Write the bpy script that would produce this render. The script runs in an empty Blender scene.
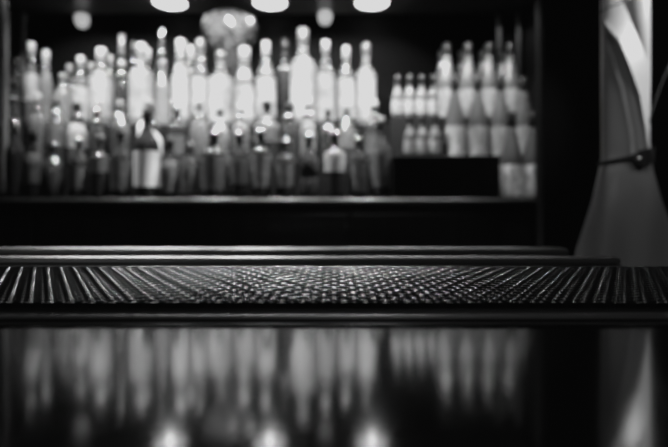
import bpy, bmesh, math, random
from mathutils import Vector
random.seed(7)
C = bpy.context.scene.collection
sc = bpy.context.scene
PI = math.pi
F = 506.0                 # focal length in pixels of the 668 px wide frame
HOR, CX = 212.0, 334.0    # horizon row, optical axis column
ZB = 1.060                # height of the bar top
HC = 0.0468               # camera above the bar top
ZC = ZB + HC

def P(px, py, D):
    return Vector(((px - CX) * D / F, D, ZC - (py - HOR) * D / F))
def zpx(py, D): return ZC - (py - HOR) * D / F
def xpx(px, D): return (px - CX) * D / F

# ------------------------------------------------------------------ materials
def mat(name, base, rough=.4, metal=0., spec=.5, trans=0., emis=0., coat=0., bump=None, ior=1.5, noise=None):
    m = bpy.data.materials.new(name); m.use_nodes = True
    nt = m.node_tree; b = nt.nodes['Principled BSDF']
    b.inputs['Base Color'].default_value = (base, base, base, 1)
    b.inputs['Roughness'].default_value = rough
    b.inputs['Metallic'].default_value = metal
    b.inputs['Specular IOR Level'].default_value = spec
    b.inputs['IOR'].default_value = ior
    b.inputs['Transmission Weight'].default_value = trans
    b.inputs['Coat Weight'].default_value = coat
    b.inputs['Coat Roughness'].default_value = .06
    if emis:
        b.inputs['Emission Color'].default_value = (1, 1, 1, 1)
        b.inputs['Emission Strength'].default_value = emis
    tc = nt.nodes.new('ShaderNodeTexCoord')
    if bump:
        n = nt.nodes.new('ShaderNodeTexNoise'); n.inputs['Scale'].default_value = bump[0]
        bp = nt.nodes.new('ShaderNodeBump'); bp.inputs['Strength'].default_value = bump[1]; bp.inputs['Distance'].default_value = .002
        nt.links.new(tc.outputs['Object'], n.inputs['Vector'])
        nt.links.new(n.outputs['Fac'], bp.inputs['Height']); nt.links.new(bp.outputs['Normal'], b.inputs['Normal'])
    if noise:
        n = nt.nodes.new('ShaderNodeTexNoise'); n.inputs['Scale'].default_value = noise[0]; n.inputs['Detail'].default_value = 4
        mp = nt.nodes.new('ShaderNodeMapping'); mp.inputs['Scale'].default_value = noise[3] if len(noise) > 3 else (1, 1, 1)
        r = nt.nodes.new('ShaderNodeValToRGB')
        a, c = noise[1], noise[2]
        r.color_ramp.elements[0].position = .35; r.color_ramp.elements[0].color = (a, a, a, 1)
        r.color_ramp.elements[1].position = .65; r.color_ramp.elements[1].color = (c, c, c, 1)
        nt.links.new(tc.outputs['Object'], mp.inputs['Vector']); nt.links.new(mp.outputs['Vector'], n.inputs['Vector'])
        nt.links.new(n.outputs['Fac'], r.inputs['Fac']); nt.links.new(r.outputs['Color'], b.inputs['Base Color'])
    return m

M = {}
M['bar_top']  = mat('polished black bar top', .004, .095, ior=1.52, coat=0)
M['bar_wood'] = mat('dark stained wood', .02, .35, noise=(3, .006, .016, (8, 8, .6)))
M['rail']     = mat('satin dark metal rail', .21, .50, metal=.7)
M['rubber']   = mat('black glossy rubber', .006, .26, spec=.7)
M['lip']      = mat('smooth rubber lip', .03, .22, spec=.8)
M['cab']      = mat('black lacquered wood', .006, .28, noise=(4, .003, .009, (6, 6, .5)))
M['cabgloss'] = mat('black gloss lacquer column', .06, .2)
M['backp']    = mat('black back panel', .0008, .7, spec=.03)
M['soffit']   = mat('dark soffit paint', .10, .35)
M['nosing']   = mat('brushed metal shelf nosing', .010, .30, metal=.6, spec=.3)
M['wallm']    = mat('dark wall paint', .01, .8, bump=(60, .1))
M['floorm']   = mat('dark floor tile', .015, .5, noise=(5, .01, .02))
M['puck']     = mat('lit diffuser', .8, .5, emis=5.)
M['bulb']     = mat('lit bulb', .8, .5, emis=80.)
M['puckrim']  = mat('lamp rim metal', .3, .35, metal=.8)
M['globe']    = mat('frosted white glass', .85, .3, emis=.45)
M['crystal']  = mat('cut crystal', .06, .06, spec=.9, trans=.25, noise=(30, .02, .09))
# bottle glasses
M['pale']     = mat('pale clear glass', .07, .05, spec=.8, trans=.3)
M['frost']    = mat('frosted pale glass', .10, .13, trans=.2)
M['grey']     = mat('smoke grey glass', .03, .10, spec=.7, trans=.3)
M['taper']    = mat('frosted grey glass', .060, .30, trans=.15)
M['dim']      = mat('dim brown glass', .018, .07, spec=.7, trans=.25)
M['dark']     = mat('dark bottle glass', .014, .06, spec=.7)
# caps and labels
M['cwhite']   = mat('white cap', .17, .35)
M['cgrey']    = mat('grey cap', .055, .3)
M['cdark']    = mat('black cap', .006, .4, spec=.2)
M['cmetal']   = mat('chrome pourer', .92, .13, metal=1.)
M['lwhite']   = mat('white paper label', .24, .6, noise=(45, .16, .28))
M['lpale']    = mat('plain pale label', .17, .5, noise=(22, .11, .20))
M['lbright']  = mat('bright white label', .62, .5)
M['lgrey']    = mat('grey paper label', .045, .6, noise=(40, .02, .06))
M['ldark']    = mat('dark label', .04, .5)
M['lscript']  = mat('white label with dark script', .5, .6, noise=(70, .25, .75, (1, 1, .5)))
M['boxm']     = mat('matt black box', .0012, .7, spec=.08)
M['satin']    = mat('pale satin cloth', .50, .42, spec=.4, bump=(14, .06))
M['strap']    = mat('dark strap', .008, .5)
M['stud']     = mat('bright steel stud', .95, .35, metal=1.)

# ------------------------------------------------------------------ mesh helpers
def link(name, bm, m, parent=None, smooth=True):
    me = bpy.data.meshes.new(name)
    bmesh.ops.recalc_face_normals(bm, faces=bm.faces[:])
    bm.to_mesh(me); bm.free()
    if smooth is True:
        for p in me.polygons: p.use_smooth = True
    me.materials.append(m)
    o = bpy.data.objects.new(name, me); C.objects.link(o)
    if parent: o.parent = parent
    return o
def empty(name, loc=(0, 0, 0)):
    o = bpy.data.objects.new(name, None); C.objects.link(o); o.location = loc
    o.empty_display_size = .02
    return o
def tag(o, label=None, cat=None, group=None, kind=None):
    if label: o['label'] = label
    if cat: o['category'] = cat
    if group: o['group'] = group
    if kind: o['kind'] = kind
    return o
def box_bm(x0, x1, y0, y1, z0, z1, bev=0.0, seg=3, bm=None):
    bm = bm or bmesh.new()
    v = [bm.verts.new((x, y, z)) for x in (x0, x1) for y in (y0, y1) for z in (z0, z1)]
    for f in ((0, 1, 3, 2), (4, 6, 7, 5), (0, 4, 5, 1), (2, 3, 7, 6), (0, 2, 6, 4), (1, 5, 7, 3)):
        bm.faces.new([v[i] for i in f])
    if bev:
        bmesh.ops.bevel(bm, geom=bm.edges[:], offset=bev, segments=seg, profile=.5, affect='EDGES')
    return bm
def lathe_bm(prof, seg=32, bm=None):
    bm = bm or bmesh.new(); rings = []
    for r, z in prof:
        if r < 1e-6: rings.append([bm.verts.new((0, 0, z))])
        else: rings.append([bm.verts.new((r * math.cos(2*PI*k/seg), r * math.sin(2*PI*k/seg), z)) for k in range(seg)])
    for a, b in zip(rings, rings[1:]):
        for k in range(seg):
            k2 = (k + 1) % seg
            if len(a) == 1 and len(b) == 1: continue
            if len(a) == 1: bm.faces.new((a[0], b[k2], b[k]))
            elif len(b) == 1: bm.faces.new((a[k], a[k2], b[0]))
            else: bm.faces.new((a[k], a[k2], b[k2], b[k]))
    return bm
def sweep_x_bm(prof, x0, x1, n=2):          # closed (y, z) outline carried along x
    bm = bmesh.new(); rows = []
    for i in range(n):
        x = x0 + (x1 - x0) * i / (n - 1)
        rows.append([bm.verts.new((x, y, z)) for y, z in prof])
    k = len(prof)
    for a, b in zip(rows, rows[1:]):
        for i in range(k): bm.faces.new((a[i], a[(i+1) % k], b[(i+1) % k], b[i]))
    bm.faces.new(rows[0]); bm.faces.new(rows[-1][::-1])
    return bm
def tube_bm(pts, r, seg=10, bm=None):
    bm = bm or bmesh.new(); pts = [Vector(p) for p in pts]; rings = []
    for i, p in enumerate(pts):
        d = (pts[min(i+1, len(pts)-1)] - pts[max(i-1, 0)]).normalized()
        u = d.cross(Vector((0, 1, .01))).normalized(); w = d.cross(u)
        rr = r[i] if isinstance(r, (list, tuple)) else r
        rings.append([bm.verts.new(p + u*rr*math.cos(2*PI*k/seg) + w*rr*math.sin(2*PI*k/seg)) for k in range(seg)])
    for a, b in zip(rings, rings[1:]):
        for k in range(seg): bm.faces.new((a[k], a[(k+1) % seg], b[(k+1) % seg], b[k]))
    bm.faces.new(rings[0][::-1]); bm.faces.new(rings[-1])
    return bm
def interp(pts, t):
    if t <= pts[0][0]: return pts[0][1]
    for (a, va), (b, vb) in zip(pts, pts[1:]):
        if t <= b: return va + (vb - va) * (t - a) / (b - a)
    return pts[-1][1]
def smooth_profile(prof, n=2):              # corner cutting keeps the end points
    for _ in range(n):
        q = [prof[0]]
        for a, b in zip(prof, prof[1:]):
            q.append((a[0]*.75 + b[0]*.25, a[1]*.75 + b[1]*.25)); q.append((a[0]*.25 + b[0]*.75, a[1]*.25 + b[1]*.75))
        q.append(prof[-1]); prof = q
    return prof

# ------------------------------------------------------------------ the room
XL, XR, YB, YF, ZT = -2.3, 2.3, 2.45, -2.0, 2.75
def struct(name, bm, m):
    return tag(link(name, bm, m, smooth=False), kind='structure')
struct('floor', box_bm(XL, XR, YF, YB, -.1, 0), M['floorm'])
struct('ceiling', box_bm(XL, XR, YF, YB, ZT, ZT + .1), M['wallm'])
struct('wall_back', box_bm(XL - .1, XR + .1, YB, YB + .1, 0, ZT), M['wallm'])
struct('wall_front', box_bm(XL - .1, XR + .1, YF - .1, YF, 0, ZT), M['wallm'])
struct('wall_left', box_bm(XL - .1, XL, YF, YB, 0, ZT), M['wallm'])
struct('wall_right', box_bm(XR, XR + .1, YF, YB, 0, ZT), M['wallm'])

# ------------------------------------------------------------------ the bar counter in front
BX0, BX1 = -1.3, .259
bar = tag(empty('bar_counter', (0, 0, 0)), 'long polished black bar counter with two low metal rails along its far edge', 'bar counter')
link('counter_top', box_bm(BX0, BX1, -.35, .62, ZB - .045, ZB, .004), M['bar_top'], bar, smooth=False)
link('counter_body', box_bm(BX0 + .03, BX1 - .02, -.25, .58, 0, ZB - .045), M['bar_wood'], bar, smooth=False)
def rail(y, w, h):
    prof = []
    for k in range(33):
        a = PI * k / 32
        c, s_ = math.cos(a), math.sin(a)
        prof.append((y - w * math.copysign(abs(c) ** .6, c), ZB + h * abs(s_) ** .6))
    return sweep_x_bm(prof, BX0, BX1, 2)
link('rail', rail(.470, .013, .0056), M['rail'], bar)
link('rail', rail(.575, .017, .0066), M['rail'], bar)

# ------------------------------------------------------------------ rubber bar mat
MX0, MX1, MY0, MY1 = -.257, .257, .228, .380
mt = tag(empty('bar_mat', (0, .3, ZB + .0004)), 'black rubber bar mat with a honeycomb web of small holes, lying on the bar counter', 'bar mat')
PX = .0096; PY = PX * .866
HB, HN = .0014, .0040      # base thickness, web height
def web_height(x, y):
    j = round((y - MY0 - .0046) / PY); best = 9.
    for jj in (j - 1, j, j + 1):
        yy = MY0 + .0046 + jj * PY
        if jj < 0 or yy > MY1 - .002: continue
        off = (jj % 2) * PX / 2
        xx = round((x - off) / PX) * PX + off
        if abs(xx) > MX1 - .004: continue
        best = min(best, math.hypot(x - xx, y - yy) / PX)
    t = max(0., min(1., (best - .33) / .16))
    n = max(0., min(1., (best - .40) / .18))
    return math.sin(t * PI / 2) + .06 * n * n * (3 - 2 * n)
bm = bmesh.new()
nx, ny = int((MX1 - MX0) / .00078), int((MY1 - MY0) / .00060)
rows = []
for j in range(ny + 1):
    y = MY0 + (MY1 - MY0) * j / ny
    rows.append([bm.verts.new((MX0 + (MX1 - MX0) * i / nx, y - .3, HB + HN * web_height(MX0 + (MX1 - MX0) * i / nx, y))) for i in range(nx + 1)])
for a, b in zip(rows, rows[1:]):
    for i in range(nx): bm.faces.new((a[i], a[i+1], b[i+1], b[i]))
link('honeycomb_sheet', bm, M['rubber'], mt)
# rim: a wall round the sheet as high as the nubs, and a rounded flange at its foot
def ring_bm(prof):                          # prof: (outward offset, z) closed outline round the mat rectangle
    bm = bmesh.new(); loops = []
    for o, z in prof:
        loops.append([bm.verts.new(v) for v in ((MX0 - o, MY0 - o - .3, z), (MX1 + o, MY0 - o - .3, z), (MX1 + o, MY1 + o - .3, z), (MX0 - o, MY1 + o - .3, z))])
    n = len(loops)
    for i in range(n):
        a, b = loops[i], loops[(i + 1) % n]
        for k in range(4): bm.faces.new((a[k], a[(k+1) % 4], b[(k+1) % 4], b[k]))
    return bm
link('rim', ring_bm([(0, 0), (.0010, 0), (.0010, .0030), (0, .0034)]), M['rubber'], mt, smooth=False)
link('flange', ring_bm([(.0010, 0)] + [(.0052 - .0042 * math.cos(PI * k / 16), .0020 * math.sin(PI * k / 16) ** .7) for k in range(1, 16)] + [(.0094, 0)]), M['rail'], mt)

# ------------------------------------------------------------------ the back bar
DF, DB = 1.640, 2.12          # front edge of the shelf, back panel
ZS = ZC + .045                # shelf top
ZSOF = ZC + .828
XA, XB_ = xpx(24, 1.70), xpx(541, 1.61)
XIN = .79
bb = tag(empty('back_bar', (0, 1.9, 0)), 'tall black lacquered back bar cabinet with a bottle alcove under a lit soffit', 'cabinet')
def part(name, bm, m, parent=bb, smooth=False):
    o = link(name, bm, m, None, smooth)
    o.parent = parent; o.location = -parent.location
    return o
XBL, XBR = -1.75, xpx(598, 1.66)
part('shelf', box_bm(XBL, XIN, DF + .016, DB, ZS - .022, ZS, .002), M['cab'])
nos = [(DF + .012, ZS - .021)] + [(DF + .012 - .012 * math.sin(a), ZS - .011 + .0105 * -math.cos(a)) for a in [PI * k / 10 for k in range(1, 10)]] + [(DF + .012, ZS - .0005)]
part('shelf_nosing', sweep_x_bm(nos, XBL + .2, XB_ - .002), M['nosing'])
part('base_cabinet', box_bm(XBL, XIN, DF + .05, DB, 0, ZS - .022), M['cab'])
for k in range(4):
    x0 = XBL + .25 + k * .52
    if x0 + .5 > XB_: break
    d = part('cabinet_door', box_bm(x0, x0 + .50, DF + .032, DF + .05, .12, ZS - .05, .004), M['cab'])
    h = link('door_handle', tube_bm([(x0 + .46, DF + .026, ZS - .40), (x0 + .46, DF + .018, ZS - .39), (x0 + .46, DF + .018, ZS - .27), (x0 + .46, DF + .026, ZS - .26)], .004), M['cab'], d)
part('back_panel', box_bm(XBL, XBR, DB, DB + .03, ZS - .02, ZSOF + .35), M['backp'])
part('soffit', box_bm(XBL, XIN, DF + .02, DB, ZSOF, ZSOF + .35, .004), M['soffit'])
part('side_panel', box_bm(XBL, XA - .26, DF + .10, DB, ZS, ZSOF), M['cab'])
part('front_post', box_bm(XB_, XBR, DF - .04, DF + .016, 0, ZSOF + .35, .003), M['boxm'])
part('side_panel', box_bm(XIN, XBR, DF + .016, DB, 0, ZSOF + .35), M['cab'])
def column(px, D, r):
    z0, z1 = ZS, ZSOF
    pr = [(0, 0), (r * 1.5, 0), (r * 1.5, .03), (r, .05), (r, z1 - z0 - .05), (r * 1.5, z1 - z0 - .03), (r * 1.5, z1 - z0), (0, z1 - z0)]
    o = link('column', lathe_bm(pr, 20), M['cabgloss'], None)
    o.parent = bb; o.location = Vector((xpx(px, D), D, z0)) - bb.location
column(5, 1.742, .011); column(23, 2.08, .012)
column(499, 2.085, .010); column(519, 2.085, .011)
part('edge_strip', box_bm(XB_ - .005, XB_ - .0003, DF - .034, DF - .028, ZS, ZSOF + .3, .002), M['nosing'])

# stepped risers the bottles stand on
ZBt, ZCt = ZC + .158, ZC + .320
XR_END = xpx(391, 1.76)
def stepped(bm, x0, x1, pts):
    prof = [(pts[0][0], ZS + .0002)]
    for y0, y1, z in pts: prof += [(y0, z), (y1, z)]
    prof.append((pts[-1][1], ZS + .0002))
    return sweep_x_bm(prof, x0, x1)
o = link('bottle_riser', stepped(None, XA - .25, XR_END, [(1.768, 1.858, ZBt), (1.858, 2.06, ZCt)]), M['boxm'], smooth=False)
tag(o, 'wide black stepped riser carrying the crowded spirit bottles on the back bar', 'riser')
ZX1, ZX2 = ZC + .192, ZC + .345
o = link('bottle_riser', stepped(None, xpx(441, 1.80), XIN - .005, [(1.768, 1.860, ZX1), (1.860, 2.05, ZX2)]), M['boxm'], smooth=False)
tag(o, 'black stepped riser under the tall tapered bottles with white labels', 'riser')
ZBOX = ZC + .187
o = link('storage_box', box_bm(xpx(392, 1.67), xpx(498, 1.67), 1.668, 1.764, ZS + .0005, ZBOX, .003), M['boxm'], smooth=False)
tag(o, 'plain matt black box on the back bar shelf beneath the small bottles', 'box')
ZMIN = ZC + .334
o = link('riser_box', box_bm(xpx(391.5, 1.77), xpx(440, 1.80), 1.768, 1.855, ZS + .0005, ZMIN, .002), mat('dark grey box', .008, .7, spec=.1), smooth=False)
tag(o, 'dark grey upright box behind the black box, holding the upper four small bottles', 'box')

# ------------------------------------------------------------------ lamps in the soffit
def puck(px, label):
    D = 2.0
    t = tag(empty('downlight', (xpx(px, D), D, ZSOF - .0006)), label, 'downlight', 'round downlights in the soffit')
    R = .064
    link('rim', lathe_bm([(R, 0), (R + .012, 0), (R + .012, -.001), (R, -.0015)] + [(R, 0)], 40), M['puckrim'], t)
    link('diffuser', lathe_bm([(R, -.0005), (R, -.0015), (R * .8, -.004), (R * .45, -.010), (R * .2, -.014)], 40), M['puck'], t)
    link('bulb', lathe_bm([(R * .2, -.012), (R * .2, -.014), (R * .15, -.018), (R * .08, -.0205), (0, -.021)], 24), M['bulb'], t)
puck(170, 'glowing round downlight in the soffit, leftmost of the three')
puck(270, 'glowing round downlight in the soffit, middle of the three')
puck(372, 'glowing round downlight in the soffit, rightmost of the three')

def globe(px, py, label):
    D = 2.075; c = P(px, py, D)
    t = tag(empty('wall_globe_lamp', (c.x, DB, c.z)), label, 'lamp', 'small globe lamps on the back panel')
    R = .028; y = D - DB
    o = link('lamp_globe', lathe_bm([(0, -R * 1.0), (R * .45, -R * .93), (R * .8, -R * .62), (R * .98, -R * .1), (R, R * .4), (R * .92, R * .8), (R * .7, R * .96), (0, R)], 28), M['globe'], t); o.location = (0, y, 0)
    o = link('lamp_mount', lathe_bm([(0, 0), (.020, 0), (.020, .006), (.010, .010), (.010, .022), (0, .022)], 20), M['cdark'], t); o.rotation_euler = (PI / 2, 0, 0)
globe(82, 21, 'small white globe lamp on the black back panel above the left bottles')
globe(325, 18, 'small white globe lamp on the black back panel between middle and right downlights')

# ------------------------------------------------------------------ cut-glass bowl
def crystal():
    D = 2.01; s = F / D
    c = P(230, 0, D)
    z = lambda py: (zpx(py, D) - ZCt)
    t = tag(empty('crystal_bowl', (c.x, D, ZCt + .0004)), 'large round cut-glass bowl with domed top on a foot, above the bottles under the soffit', 'bowl')
    prof = [(0, z(10.5)), (9, z(11)), (18, z(14)), (25, z(20)), (28, z(28)), (27.5, z(34)), (24, z(42)), (19, z(49)), (15, z(53))]
    bm = bmesh.new(); seg = 26; rings = []
    for i, (r, zz) in enumerate(prof):
        r /= s
        if r == 0: rings.append([bm.verts.new((0, 0, zz))]); continue
        rings.append([bm.verts.new(((r + random.uniform(-.003, .002)) * math.cos(2*PI*(k + .5*(i % 2))/seg), (r + random.uniform(-.003, .002)) * math.sin(2*PI*(k + .5*(i % 2))/seg), zz + random.uniform(-.003, .003))) for k in range(seg)])
    for i, (a, b) in enumerate(zip(rings, rings[1:])):
        for k in range(seg):
            k2 = (k + 1) % seg
            if len(a) == 1: bm.faces.new((a[0], b[k], b[k2]))
            else:
                if i % 2: bm.faces.new((a[k], b[k], a[k2])); bm.faces.new((a[k2], b[k], b[k2]))
                else: bm.faces.new((a[k], b[k], b[k2])); bm.faces.new((a[k], b[k2], a[k2]))
    link('bowl', bm, M['crystal'], t, smooth=False)
    link('foot', lathe_bm([(15 / s, z(53)), (13 / s, z(60)), (11 / s, z(80)), (9 / s, z(105)), (9 / s, .02), (10 / s, .006), (10 / s, 0), (0, 0)], 24), M['grey'], t)
crystal()

# ------------------------------------------------------------------ bottles
PROF = {   # (radius / R, height / H) up to the mouth
 'std':    [(0, 0), (.90, 0), (1, .03), (1, .20), (1, .40), (1, .56), (.93, .63), (.62, .70), (.40, .77), (.37, .85), (.36, .94), (.40, .945), (.40, .97), (0, .97)],
 'square': [(0, 0), (.94, 0), (1, .02), (1, .20), (1, .45), (1, .62), (.96, .66), (.55, .70), (.40, .74), (.38, .84), (.38, .94), (.42, .945), (.42, .97), (0, .97)],
 'squat':  [(0, 0), (.72, 0), (.86, .04), (1, .18), (1, .40), (.92, .56), (.62, .68), (.38, .75), (.35, .84), (.34, .94), (.38, .945), (.38, .97), (0, .97)],
 'bulge':  [(0, 0), (.90, 0), (1, .05), (1, .18), (.94, .27), (.80, .32), (.94, .37), (1, .46), (.97, .56), (.66, .68), (.42, .75), (.38, .84), (.37, .94), (.40, .97), (0, .97)],
 'taper':  [(0, 0), (.94, 0), (1, .02), (1, .15), (1, .30), (1, .40), (.95, .47), (.82, .56), (.64, .66), (.48, .75), (.40, .82), (.36, .90), (.36, .96), (0, .96)],
 'mini':   [(0, 0), (.90, 0), (1, .03), (1, .20), (1, .36), (1, .48), (.92, .55), (.62, .63), (.46, .70), (.42, .80), (.42, .92), (.46, .93), (.46, .96), (0, .96)],
 'slim':   [(0, 0), (.92, 0), (1, .02), (1, .20), (1, .40), (1, .52), (.90, .60), (.66, .68), (.52, .76), (.48, .86), (.46, .94), (.5, .95), (.5, .97), (0, .97)],
}
def rad(prof, t):
    return interp([(z, r) for r, z in prof[1:-1]], t)
NAME = {'std': 'spirit_bottle', 'square': 'spirit_bottle', 'squat': 'round_bottle', 'bulge': 'round_bottle', 'taper': 'tapered_bottle', 'mini': 'small_bottle', 'slim': 'spirit_bottle'}
def bottle(px, top, w, kind, D, zbase, glass, cap, capf, lab, label, group, sash=0., H=None):
    s = F / D; top += 3
    H = H or zpx(top, D) - zbase
    R = w / 2 / s
    prof = PROF[kind]
    t = tag(empty(NAME[kind], (xpx(px, D), D, zbase + .0004)), label, 'bottle', group)
    t.rotation_euler = (0, 0, random.uniform(-.4, .4) if not lab else 0)
    sm = [prof[0], prof[1]] + smooth_profile(prof[2:-1], 1) + [prof[-1]]
    link('glass', lathe_bm([(r * R, z * H) for r, z in sm], 32), M[glass], t)
    if cap == 'pourer':
        rn = rad(prof, .9) * R * 1.10
        c = link('pourer', lathe_bm([(rn * .6, H * .90), (rn * 1.35, H * .905), (rn * 1.5, H * .93), (rn * 1.25, H * .955), (rn * .5, H * .97), (0, H * .972)], 20), M['cmetal'], t)
        a = random.uniform(-1.2, 1.2)
        link('spout', tube_bm([(0, 0, H * .96), (.002 * math.sin(a), 0, H * .985), (.014 * math.sin(a), -.008 * math.cos(a), H * 1.03), (.020 * math.sin(a), -.012 * math.cos(a), H * 1.055)], [.0045, .0042, .0035, .003], 10), M['cmetal'], c)
    else:
        z0 = 1 - capf
        rn = rad(prof, .92) * R * 1.14
        link('cap', lathe_bm([(rad(prof, min(z0, .95)) * R * 1.0 + .0003, z0 * H), (max(rn, rad(prof, min(z0, .95)) * R + .0008), z0 * H + .001), (rn, H * (1 - capf * .5)), (rn, H * .992), (rn * .88, H), (0, H)], 24), M[cap], t)
    if glass in ('pale', 'frost', 'grey', 'dim') and kind in ('std', 'square', 'slim', 'squat') and D > 1.75:
        f = {'std': .77, 'square': .745, 'slim': .78, 'squat': .75}[kind]
        rn, a_ = rad(prof, f) * R, .0062
        link('glint_ring', lathe_bm([(rn - .001 + (a_ + .002) * math.sin(q), f * H - a_ * math.cos(q)) for q in [PI * k / 10 for k in range(11)]], 28), M['cmetal'], t)  # chrome ring added to catch glints at the neck
    if lab:
        f0, f1, lm = lab
        bm = bmesh.new(); n = 28; m_ = 8; rows = []
        for j in range(m_ + 1):
            row = []
            for i in range(n + 1):
                a = -PI / 2 + (i / n - .5) * 2 * 2.0
                f = f0 + (f1 - f0) * j / m_ - sash * (i / n - .5)
                r = rad(prof, f) * R + .0008
                row.append(bm.verts.new((r * math.cos(a), r * math.sin(a), f * H)))
            rows.append(row)
        for a, b in zip(rows, rows[1:]):
            for i in range(n): bm.faces.new((a[i], a[i+1], b[i+1], b[i]))
        link('paper_label', bm, M[lm], t)
    return t

# --- front row, standing on the shelf
G1 = 'bottles in the front row on the back bar shelf'
D1 = 1.705
for px, top, w, kind, glass, cap, capf, lab, label in [
 (15, 117, 17, 'std', 'dark', 'cmetal', .16, None, 'very dark bottle with a metal cap at the left end of the front row'),
 (33, 128, 15, 'slim', 'dim', 'cdark', .12, (.22, .66, 'lgrey'), 'slim dark bottle with a dull grey label, second from the left in the front row'),
 (53, 140, 22, 'squat', 'grey', 'cmetal', .12, None, 'rounded grey glass bottle with a glinting stopper, third from the left in front row'),
 (79, 134, 18, 'std', 'dark', 'pourer', .1, (.15, .5, 'ldark'), 'dark bottle with a dark label and spout, right of the rounded grey bottle'),
 (100, 132, 18, 'square', 'dark', 'cgrey', .1, (.40, .62, 'lgrey'), 'dark square-shouldered bottle with a narrow grey neck band label in the front row'),
 (121, 128, 19, 'std', 'dim', 'cdark', .1, (.12, .56, 'lgrey'), 'dim bottle with faint grey label, just left of the big white labelled one'),
 (147, 106, 25, 'std', 'dark', 'cdark', .12, (.13, .52, 'lbright'), 'large black bottle with a bright white wrapped label in the front row'),
 (169.5, 136, 17, 'slim', 'dim', 'cdark', .12, (.10, .62, 'lgrey'), 'slim dull bottle just right of the large white labelled black bottle'),
 (190, 140, 18, 'std', 'dim', 'cgrey', .12, (.08, .60, 'lgrey'), 'grey labelled bottle with grey cap, left of the broad smoke grey bottle'),
 (214, 126, 25, 'square', 'grey', 'pourer', .1, (.12, .60, 'lgrey'), 'broad smoke grey bottle with a metal pourer in the middle of the front row'),
 (239, 126, 20, 'std', 'dark', 'pourer', .1, (.20, .58, 'ldark'), 'dark bottle with pourer and black label, right of the broad smoke grey one'),
 (261, 124, 20, 'square', 'dark', 'pourer', .1, (.15, .60, 'lgrey'), 'square-shouldered dark bottle with dim grey label and pourer below the middle downlight'),
 (285, 134, 19, 'std', 'dark', 'pourer', .1, (.18, .56, 'lgrey'), 'short dark bottle with grey label between two pourer bottles, left of bulging one'),
 (309, 128, 20, 'bulge', 'grey', 'pourer', .1, None, 'grey bottle with two rounded bulges, like a figure eight, in the front row'),
 (335, 126, 20, 'square', 'dark', 'pourer', .1, (.38, .66, 'lwhite'), 'dark bottle with a pale label set high, right of the bulging bottle'),
 (358, 132, 18, 'std', 'dim', 'pourer', .1, (.10, .55, 'lgrey'), 'plain dim grey bottle, second from the right end of the front row'),
 (380, 114, 20.5, 'std', 'grey', 'cwhite', .12, (.14, .62, 'lgrey'), 'mid grey bottle with white cap ending the front row, by the black box'),
]:
    bottle(px, top, w, kind, D1, ZS, glass, cap, capf, lab, label, G1)

# --- middle tier
G2 = 'bottles on the middle tier of the riser'
D2 = 1.815
for px, top, w, kind, glass, cap, capf, lab, label, sash in [
 (13, 76, 16, 'slim', 'dim', 'cdark', .12, None, 'slim dim bottle at the far left of the middle tier', 0),
 (37, 90, 17, 'std', 'pale', 'cwhite', .14, None, 'pale clear bottle with white cap, second from the left on the middle tier', 0),
 (56, 94, 18, 'std', 'grey', 'cgrey', .12, (.3, .6, 'lgrey'), 'smoke grey bottle with a grey label behind the rounded grey bottle', 0),
 (77, 100, 17, 'slim', 'pale', 'cdark', .12, (.3, .66, 'lwhite'), 'slim pale bottle with a white label between smoke grey and round dark bottles', 0),
 (97, 104, 18, 'squat', 'dim', 'pourer', .1, None, 'round dark bottle with pourer on the middle tier under the widest white bottle', 0),
 (120, 98, 20, 'std', 'grey', 'cgrey', .14, None, 'smoke grey bottle without label, left of the white sash bottle', 0),
 (150, 98, 23, 'std', 'dark', 'cgrey', .12, (.34, .60, 'lbright'), 'dark bottle with a slanting white sash label on the middle tier', .42),
 (177, 102, 18, 'square', 'grey', 'pourer', .1, (.2, .5, 'ldark'), 'grey square-shouldered bottle with a dark label, right of the white sash bottle', 0),
 (199, 96, 20, 'squat', 'pale', 'cwhite', .12, None, 'bright rounded clear bottle on the middle tier, behind the grey labelled pair', 0),
 (220, 106, 18, 'std', 'frost', 'cdark', .12, (.3, .45, 'ldark'), 'frosted bottle with a narrow black label under the cut-glass bowl', 0),
 (241, 102, 18, 'std', 'pale', 'cwhite', .14, None, 'clear bottle with white cap under the cut-glass bowl, right of the frosted one', 0),
 (267, 98, 23.5, 'square', 'dark', 'cdark', .10, (.38, .80, 'lgrey'), 'broad dark bottle with a wide grey label on the middle tier', 0),
 (290, 100, 17, 'slim', 'dim', 'cdark', .12, None, 'slim unlabelled dark bottle beside the broad grey labelled bottle', 0),
 (308, 97, 16, 'slim', 'frost', 'cwhite', .12, None, 'slim frosted white bottle behind the bulging figure eight bottle', 0),
 (328, 106, 17, 'std', 'dark', 'cdark', .12, None, 'plain black bottle on the middle tier, right of the slim frosted one', 0),
 (347, 104, 18, 'std', 'grey', 'cmetal', .12, (.3, .6, 'lgrey'), 'grey bottle with dull label and metal cap, second from right on the middle tier', 0),
 (374, 98, 18, 'std', 'grey', 'cwhite', .14, (.2, .5, 'ldark'), 'grey bottle with round white cap at the right end of the middle tier', 0),
]:
    bottle(px, top, w, kind, D2, ZBt, glass, cap, capf, lab, label, G2, sash)

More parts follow.
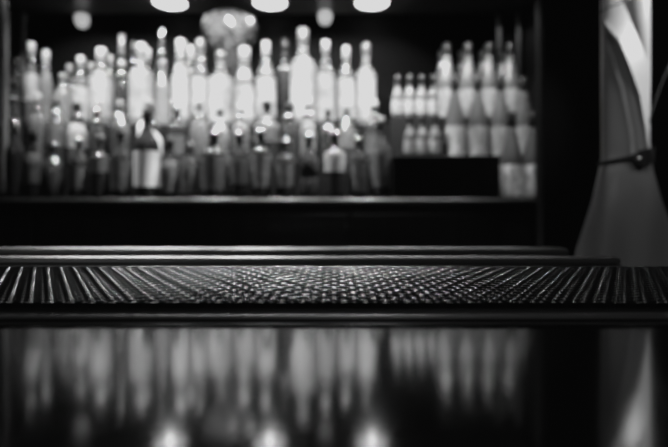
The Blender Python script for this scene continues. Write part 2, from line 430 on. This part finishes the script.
# --- top tier, front and rear
G3 = 'bottles on the top tier of the riser'
D3 = 1.912
for px, top, w, kind, glass, cap, capf, lab, label in [
 (31.5, 40, 13.5, 'slim', 'pale', 'cwhite', .13, (.3, .62, 'lpale'), 'slim white capped bottle at the left end of the top tier'),
 (46, 48, 13, 'slim', 'frost', 'cwhite', .14, None, 'slim frosted bottle with white cap, second from the left on the top tier'),
 (63, 71, 17, 'std', 'frost', 'cgrey', .14, None, 'shortest frosted bottle on the top tier, with grey cap'),
 (81, 54, 18, 'square', 'pale', 'cwhite', .13, (.1, .55, 'lpale'), 'white labelled bottle with white cap directly below the left globe lamp'),
 (101.5, 46, 22, 'square', 'frost', 'cwhite', .15, (.12, .62, 'lpale'), 'broad white bottle with white cap, right of the left globe lamp'),
 (122, 58, 15, 'slim', 'dim', 'cgrey', .14, None, 'slim dim bottle between two broad white bottles on the top tier'),
 (141.5, 41, 23, 'square', 'frost', 'cwhite', .13, (.10, .62, 'lpale'), 'broadest bright white bottle on the top tier, left of the left downlight'),
 (163, 58, 15, 'std', 'frost', 'cgrey', .12, None, 'narrow frosted bottle with grey cap below the left downlight'),
 (181, 37, 18, 'slim', 'frost', 'cwhite', .18, (.1, .58, 'lpale'), 'tall white bottle with long white cap just right of the left downlight'),
 (200.5, 37, 16.5, 'slim', 'pale', 'cgrey', .14, (.15, .55, 'lpale'), 'tall slim pale bottle with grey cap left of the cut-glass bowl'),
 (221, 50, 24, 'square', 'frost', 'cgrey', .10, (.08, .64, 'lpale'), 'very bright wide bottle with grey cap in front of cut-glass bowl'),
 (244.5, 45, 21, 'slim', 'frost', 'cwhite', .16, (.1, .5, 'lpale'), 'white bottle with long white neck overlapping the right side of cut-glass bowl'),
 (266, 39, 19.5, 'std', 'pale', 'cwhite', .17, (.12, .56, 'lpale'), 'pale bottle with tall white cap directly below the middle downlight'),
 (303, 26, 25, 'square', 'frost', 'cgrey', .17, (.08, .62, 'lpale'), 'tallest bottle, broad and white with a long grey cap, beside the right globe lamp'),
 (325.5, 38, 18.5, 'square', 'pale', 'cwhite', .13, (.08, .60, 'lpale'), 'clear bottle with white cap directly below the right globe lamp'),
 (346, 44, 18, 'std', 'pale', 'cwhite', .16, (.1, .58, 'lpale'), 'clear bottle with tall white cap, second from the right on the top tier'),
 (366, 41, 19.5, 'square', 'frost', 'cgrey', .14, (.08, .62, 'lpale'), 'white bottle with grey cap at the right end of the top tier, beneath right downlight'),
]:
    bottle(px, top, w, kind, D3, ZCt, glass, cap, capf, lab, label, G3)
D4 = 1.995
for px, top, w, kind, glass, cap, capf, lab, label in [
 (17, 56, 13, 'slim', 'dim', 'cdark', .13, None, 'dim slim bottle at the far left of the rear row, beside the thin column'),
 (70, 62, 13, 'slim', 'grey', 'cgrey', .13, None, 'grey slim bottle peeping out behind the shortest frosted bottle'),
 (91, 60, 12, 'slim', 'grey', 'cgrey', .13, None, 'grey capped bottle peeping out between two white bottles below the left globe lamp'),
 (111, 53, 10, 'slim', 'pale', 'cgrey', .13, None, 'pale slim bottle behind the right shoulder of the broad white bottle'),
 (122, 32, 11, 'slim', 'dim', 'cgrey', .20, None, 'tall dim bottle with long grey cap in the rear row'),
 (134, 39, 11, 'slim', 'dim', 'cdark', .13, None, 'tall dark capped bottle in the rear row, next to the broadest white bottle'),
 (148, 46, 11, 'slim', 'grey', 'cwhite', .13, None, 'grey slim bottle with white cap behind the broadest white bottle'),
 (162, 27, 15, 'std', 'grey', 'cmetal', .10, None, 'tall grey bottle with a glinting metal cap below the left downlight, rear row'),
 (191, 43, 13, 'slim', 'frost', 'cwhite', .16, None, 'frosted white necked bottle between two tall bottles, rear row'),
 (285, 37, 17, 'square', 'grey', 'cdark', .13, (.66, .70, 'lpale'), 'grey bottle with black cap and white collar, left of the tallest bottle'),
]:
    bottle(px, top, w, kind, D4, ZCt, glass, cap, capf, lab, label, G3)

# --- small bottles by and on the black box
for px, label in [(410, 'small pale bottle with dark cap on the black box, left one of the three'),
                  (422.3, 'small pale bottle with dark cap on the black box, middle one of the three'),
                  (435, 'small pale bottle with dark cap on the black box, right one of the three')]:
    bottle(px, 112, 11.3, 'mini', 1.722, ZBOX, 'frost', 'cdark', .22, (.10, .40, 'lwhite'), label, 'small bottles on the black box')
for px, label in [(397.5, 'small pale bottle on the dark grey box, first from the left of the upper four'),
                  (409.6, 'small pale bottle on the dark grey box, second from the left of the upper four'),
                  (421.6, 'small pale bottle on the dark grey box, third from the left of the upper four'),
                  (433.2, 'small pale bottle on the dark grey box, touching the tall tapered bottles')]:
    bottle(px, 72.5, 11.3, 'mini', 1.80, ZMIN, 'frost', 'cdark', .24, (.10, .40, 'lwhite'), label, 'small bottles on the dark grey box')

# --- tall tapered bottles in ranks
WR = .074
def tapered(px, D, z, label, group):
    t = bottle(px, 0, WR * F / D, 'taper', D, z, 'taper', 'cdark', .17, (.02, .385, 'lscript' if D < 1.75 else 'lwhite'), label, group, 0., .288)
    pr = PROF['taper']; R = WR / 2
    link('neck_highlight', lathe_bm([(rad(pr, f) * R + .0006, f * .288) for f in (.745, .77, .80, .828)], 24), M['frost'], t)  # pale ring stands in for the highlight on the neck
    return t
for px, l in [(511.5, 'left one of the two lowest'), (536 - 4.5, 'right one of the two lowest')]:
    tapered(px + (0 if px < 520 else 2), 1.705, ZS, 'tall tapered bottle with white label standing on the shelf, ' + l, 'tapered bottles on the shelf')
for px, l in [(455, 'first from the left'), (477.8, 'second from the left'), (500.5, 'third from the left'), (523, 'rightmost')]:
    tapered(px, 1.812, ZX1, 'tall tapered bottle with white label in the middle rank, ' + l, 'tapered bottles in the middle rank')
for px, l in [(446.5, 'first from the left'), (467.5, 'second from the left'), (488.3, 'third from the left'), (509.5, 'fourth from the left')]:
    tapered(px, 1.905, ZX2, 'tall tapered bottle with black cap in the upper rank, ' + l, 'tapered bottles in the upper rank')
for px, l in [(442, 'leftmost neck'), (462, 'second neck from the left'), (482, 'third neck from the left'), (502, 'rightmost neck')]:
    tapered(px, 1.99, ZX2, 'tapered bottle mostly hidden behind the upper rank, ' + l, 'tapered bottles in the rear rank')

# ------------------------------------------------------------------ tied-back drape at the right
DD = .86; BUL = .020
def dx(px): return xpx(px, DD)
XLp = [(-60, 600), (60, 600.5), (120, 601), (158, 601), (168, 599), (200, 592), (250, 576), (300, 566), (420, 550)]
XRp = [(-60, 650.5), (60, 650.5), (140, 650), (155, 652), (168, 653), (200, 662), (250, 680), (300, 690), (420, 700)]
bandL = [(-60, 575), (0, 590), (25, 602), (45, 619), (70, 630), (95, 639.5), (130, 646), (158, 649)]
bandR = [(-60, 605), (0, 625), (22, 632), (45, 641.5), (62, 649), (75, 652), (158, 653)]
p2 = [(-60, 560), (20, 594), (35, 602), (60, 612), (90, 621), (130, 629), (158, 632)]
def ss(a, b, x):
    t = max(0., min(1., (x - a) / (b - a))); return t * t * (3 - 2 * t)
def drape_off(px, py):       # metres toward the camera
    k = 1 - ss(150, 175, py)
    l, r = interp(bandL, py), interp(bandR, py)
    o = 0.
    w = max(r - l, 1.)
    if px < l: o = .0160 * math.exp(-(l - px) / 9.)
    elif px < r: o = .0160 * (1 - (px - l) / w)
    else: o = .008 * (1 - math.exp(-(px - r) / 14.))
    q = interp(p2, py)
    o2 = .0035 * math.exp(-abs(px - q) / (3.0 if px > q else 6.))
    o3 = .0016 * math.exp(-abs(px - q - 8) / 2.5)
    fl = (1 - k) * (.006 * math.sin((px - 600) / 7. + (py - 165) * .01) * min(1, (py - 150) / 60.) + .004 * math.sin((px - 600) / 15. + 1))
    return k * (o + o2 + o3) + fl
dr = tag(empty('satin_drape', (0, 0, 0)), 'pale satin drape hanging beside the black pillar, gathered by a dark strap', 'curtain')
bm = bmesh.new(); rows = []; NU = 96
pys = [-700, -500, -300, -180, -110] + [-60 + i * 2.5 for i in range(0, 193)]
for py in pys:
    l, r = interp(XLp, py), interp(XRp, py)
    z = zpx(py, DD); row = []
    for i in range(NU + 1):
        u = i / NU; px = l + (r - l) * u
        e = 1 - (2 * u - 1) ** 2
        y = DD + BUL - BUL * e ** .42 - drape_off(px, py) * min(1, e * 6) 
        row.append(bm.verts.new((xpx(px, y), y, z)))
    for i in range(NU - 1, 0, -8):
        u = i / NU; px = l + (r - l) * u
        row.append(bm.verts.new((xpx(px, DD + BUL), DD + BUL + .004 + .006 * (1 - (2*u - 1)**2), z)))
    rows.append(row)
for a, b in zip(rows, rows[1:]):
    n = len(a)
    for i in range(n): bm.faces.new((a[i], a[(i+1) % n], b[(i+1) % n], b[i]))
bm.faces.new(rows[0]); bm.faces.new(rows[-1][::-1])
link('cloth', bm, M['satin'], dr)
# strap
def strap_y(px, py):
    l, r = interp(XLp, py), interp(XRp, py); u = max(0, min(1, (px - l) / (r - l))); e = 1 - (2*u - 1)**2
    return DD + BUL - BUL * e ** .42 - drape_off(px, py) * min(1, e * 6) - .0035
bm = bmesh.new(); rws = []
path = [(599 + i * 2, 164.2 - 11.5 * (i / 28.)) for i in range(29)]
for i, (px, py) in enumerate(path):
    hw = 2.2 + (3.6 if px > 630 else 0) * ss(628, 640, px)
    dn = 4.5 * ss(628, 640, px)
    y = min(strap_y(min(px, 650), py), DD + .004) - .001
    rws.append([bm.verts.new((dx(px), y, zpx(py - hw, DD))), bm.verts.new((dx(px), y, zpx(py + hw + dn, DD))), bm.verts.new((dx(px), y + .003, zpx(py + hw + dn, DD))), bm.verts.new((dx(px), y + .003, zpx(py - hw, DD)))])
for a, b in zip(rws, rws[1:]):
    for k in range(4): bm.faces.new((a[k], a[(k+1) % 4], b[(k+1) % 4], b[k]))
bm.faces.new(rws[0]); bm.faces.new(rws[-1][::-1])
stp = link('tie_strap', bm, M['strap'], dr, smooth=False)
for px, py in ((635.8, 159.3), (645.9, 166)):
    y = min(strap_y(px, py), DD + .004) - .0035
    r = .0033
    o = link('stud', lathe_bm([(0, 0), (r, 0), (r, .0006), (r * .8, .0018), (r * .4, .0025), (0, .0027)], 16), M['stud'], stp)
    o.location = (dx(px), y, zpx(py, DD)); o.rotation_euler = (PI / 2, 0, 0)
link('tie_cord', tube_bm([(dx(652), DD + .01, zpx(124, DD)), (dx(657), DD + .012, zpx(108, DD)), (dx(664), DD + .015, zpx(90, DD)), (dx(674), DD + .02, zpx(68, DD)), (dx(700), DD + .03, zpx(20, DD))], .0012), M['cabgloss'], dr)
link('pin_cord', tube_bm([(dx(594), DD - .012, zpx(17, DD)), (dx(601), DD - .022, zpx(12.5, DD)), (dx(609), DD - .024, zpx(10.5, DD)), (dx(615), DD - .024, zpx(7.5, DD)), (dx(624), DD - .020, zpx(3, DD))], .0009), M['strap'], dr)

# ------------------------------------------------------------------ lights
WASH, WASH2 = 22., 15.
def lamp(kind, name, loc, target, energy, **kw):
    l = bpy.data.lights.new(name, kind); l.energy = energy
    for k, v in kw.items(): setattr(l, k, v)
    o = bpy.data.objects.new(name, l); C.objects.link(o); o.location = loc
    d = Vector(target) - Vector(loc); o.rotation_euler = d.to_track_quat('-Z', 'Y').to_euler()
    return o
tgt = P(622, 40, DD)
lamp('SPOT', 'drape_spot', (tgt.x + .62, DD - .06, tgt.z + .34), tgt, 36., spot_size=math.radians(30), spot_blend=.6, shadow_soft_size=.02)
lamp('SPOT', 'drape_fill', (1.25, .20, ZC + .65), P(632, 70, DD), 5.5, spot_size=math.radians(24), spot_blend=.9, shadow_soft_size=.06)
lamp('SPOT', 'label_fill', (.55, .75, 2.6), (-.1, 1.70, 1.2), 14., spot_size=math.radians(60), spot_blend=.8, shadow_soft_size=.05)  # added fill, no such lamp in view; lifts the front-row labels
lamp('SPOT', 'label_fill', (.72, .85, 2.25), P(522, 165, 1.70), 16., spot_size=math.radians(13), spot_blend=.8, shadow_soft_size=.04)  # added fill for the labels of the lowest tapered bottles
lamp('AREA', 'room_fill', (.2, -1.2, 2.6), (.2, 1., 1.0), 4., size=.6)  # added general fill from behind the camera
for px, e in ((70, 40.), (170, 100.), (272, 105.), (372, 90.)):
    lamp('SPOT', 'glint_spot', (xpx(px, 1.70), 1.672, ZSOF - .015), (xpx(px, 1.70), 1.69, ZS), e, spot_size=math.radians(70), spot_blend=.5, shadow_soft_size=.012)  # added spots that make the front-row caps and pourers sparkle
for px, e in ((170, 40.), (270, 60.), (372, 68.)):      # added spots near the round downlights, brightening mat and rails
    lamp('SPOT', 'bar_fill', (xpx(px, 2.0), 1.915, ZSOF - .012), (xpx(px, 2.0) * .35, .60, ZB), e, spot_size=math.radians(13.5), spot_blend=.3, shadow_soft_size=.03)
# added rows of unseen spots under the soffit, brightening the bottles on the tiers
for k in range(9):
    x = -1.00 + k * .145
    lamp('SPOT', 'tier_fill', (x, 1.695, ZSOF - .014), (x, 1.95, ZC + .50), WASH, spot_size=math.radians(88), spot_blend=.45, shadow_soft_size=.011)
for k in range(3):
    x = .25 + k * .16
    lamp('SPOT', 'tier_fill', (x, 1.665, ZSOF - .014), (x, 1.85, ZC + .30), WASH2, spot_size=math.radians(88), spot_blend=.45, shadow_soft_size=.011)
lamp('SPOT', 'glint_spot', (xpx(3, 1.70), 1.690, ZSOF - .03), (xpx(5, 1.742), 1.742, ZC + .60), 1.2, spot_size=math.radians(60), spot_blend=.5, shadow_soft_size=.012)  # added spot for the highlight on the left column
lamp('SPOT', 'glint_spot', (xpx(526, 1.70), 1.97, ZSOF - .02), (xpx(517, 2.085), 2.085, ZC + .62), 1.5, spot_size=math.radians(70), spot_blend=.5, shadow_soft_size=.012)  # added spot for the highlights on the right columns
w = bpy.data.worlds.new('dark_room'); sc.world = w; w.use_nodes = True
w.node_tree.nodes['Background'].inputs[0].default_value = (.5, .5, .5, 1)
w.node_tree.nodes['Background'].inputs[1].default_value = .002

# ------------------------------------------------------------------ camera
cam = bpy.data.cameras.new('camera'); co = bpy.data.objects.new('camera', cam); C.objects.link(co)
co.location = (0, 0, ZC); co.rotation_euler = (PI / 2, 0, 0)
cam.sensor_width = 36.; cam.lens = 36. * F / 668.
cam.shift_y = -(223.5 - HOR) / 668.
cam.clip_start = .01; cam.clip_end = 50
cam.dof.use_dof = True; cam.dof.focus_distance = .305; cam.dof.aperture_fstop = 5.3
sc.camera = co
sc.view_settings.view_transform = 'Standard'; sc.view_settings.look = 'None'
sc.view_settings.exposure = 0.; sc.view_settings.gamma = 1.
sc.view_settings.use_curve_mapping = True
cm = sc.view_settings.curve_mapping
cm.extend = 'HORIZONTAL'
cv = cm.curves[3]
cv.points[0].location = (0, .0012); cv.points[1].location = (1., .70)
cv.points.new(.45, .42)
cm.update()
sc.cycles.use_denoising = True
sc.cycles.max_bounces = 8
sc.cycles.caustics_reflective = False; sc.cycles.caustics_refractive = False
sc.cycles.sample_clamp_indirect = 4.
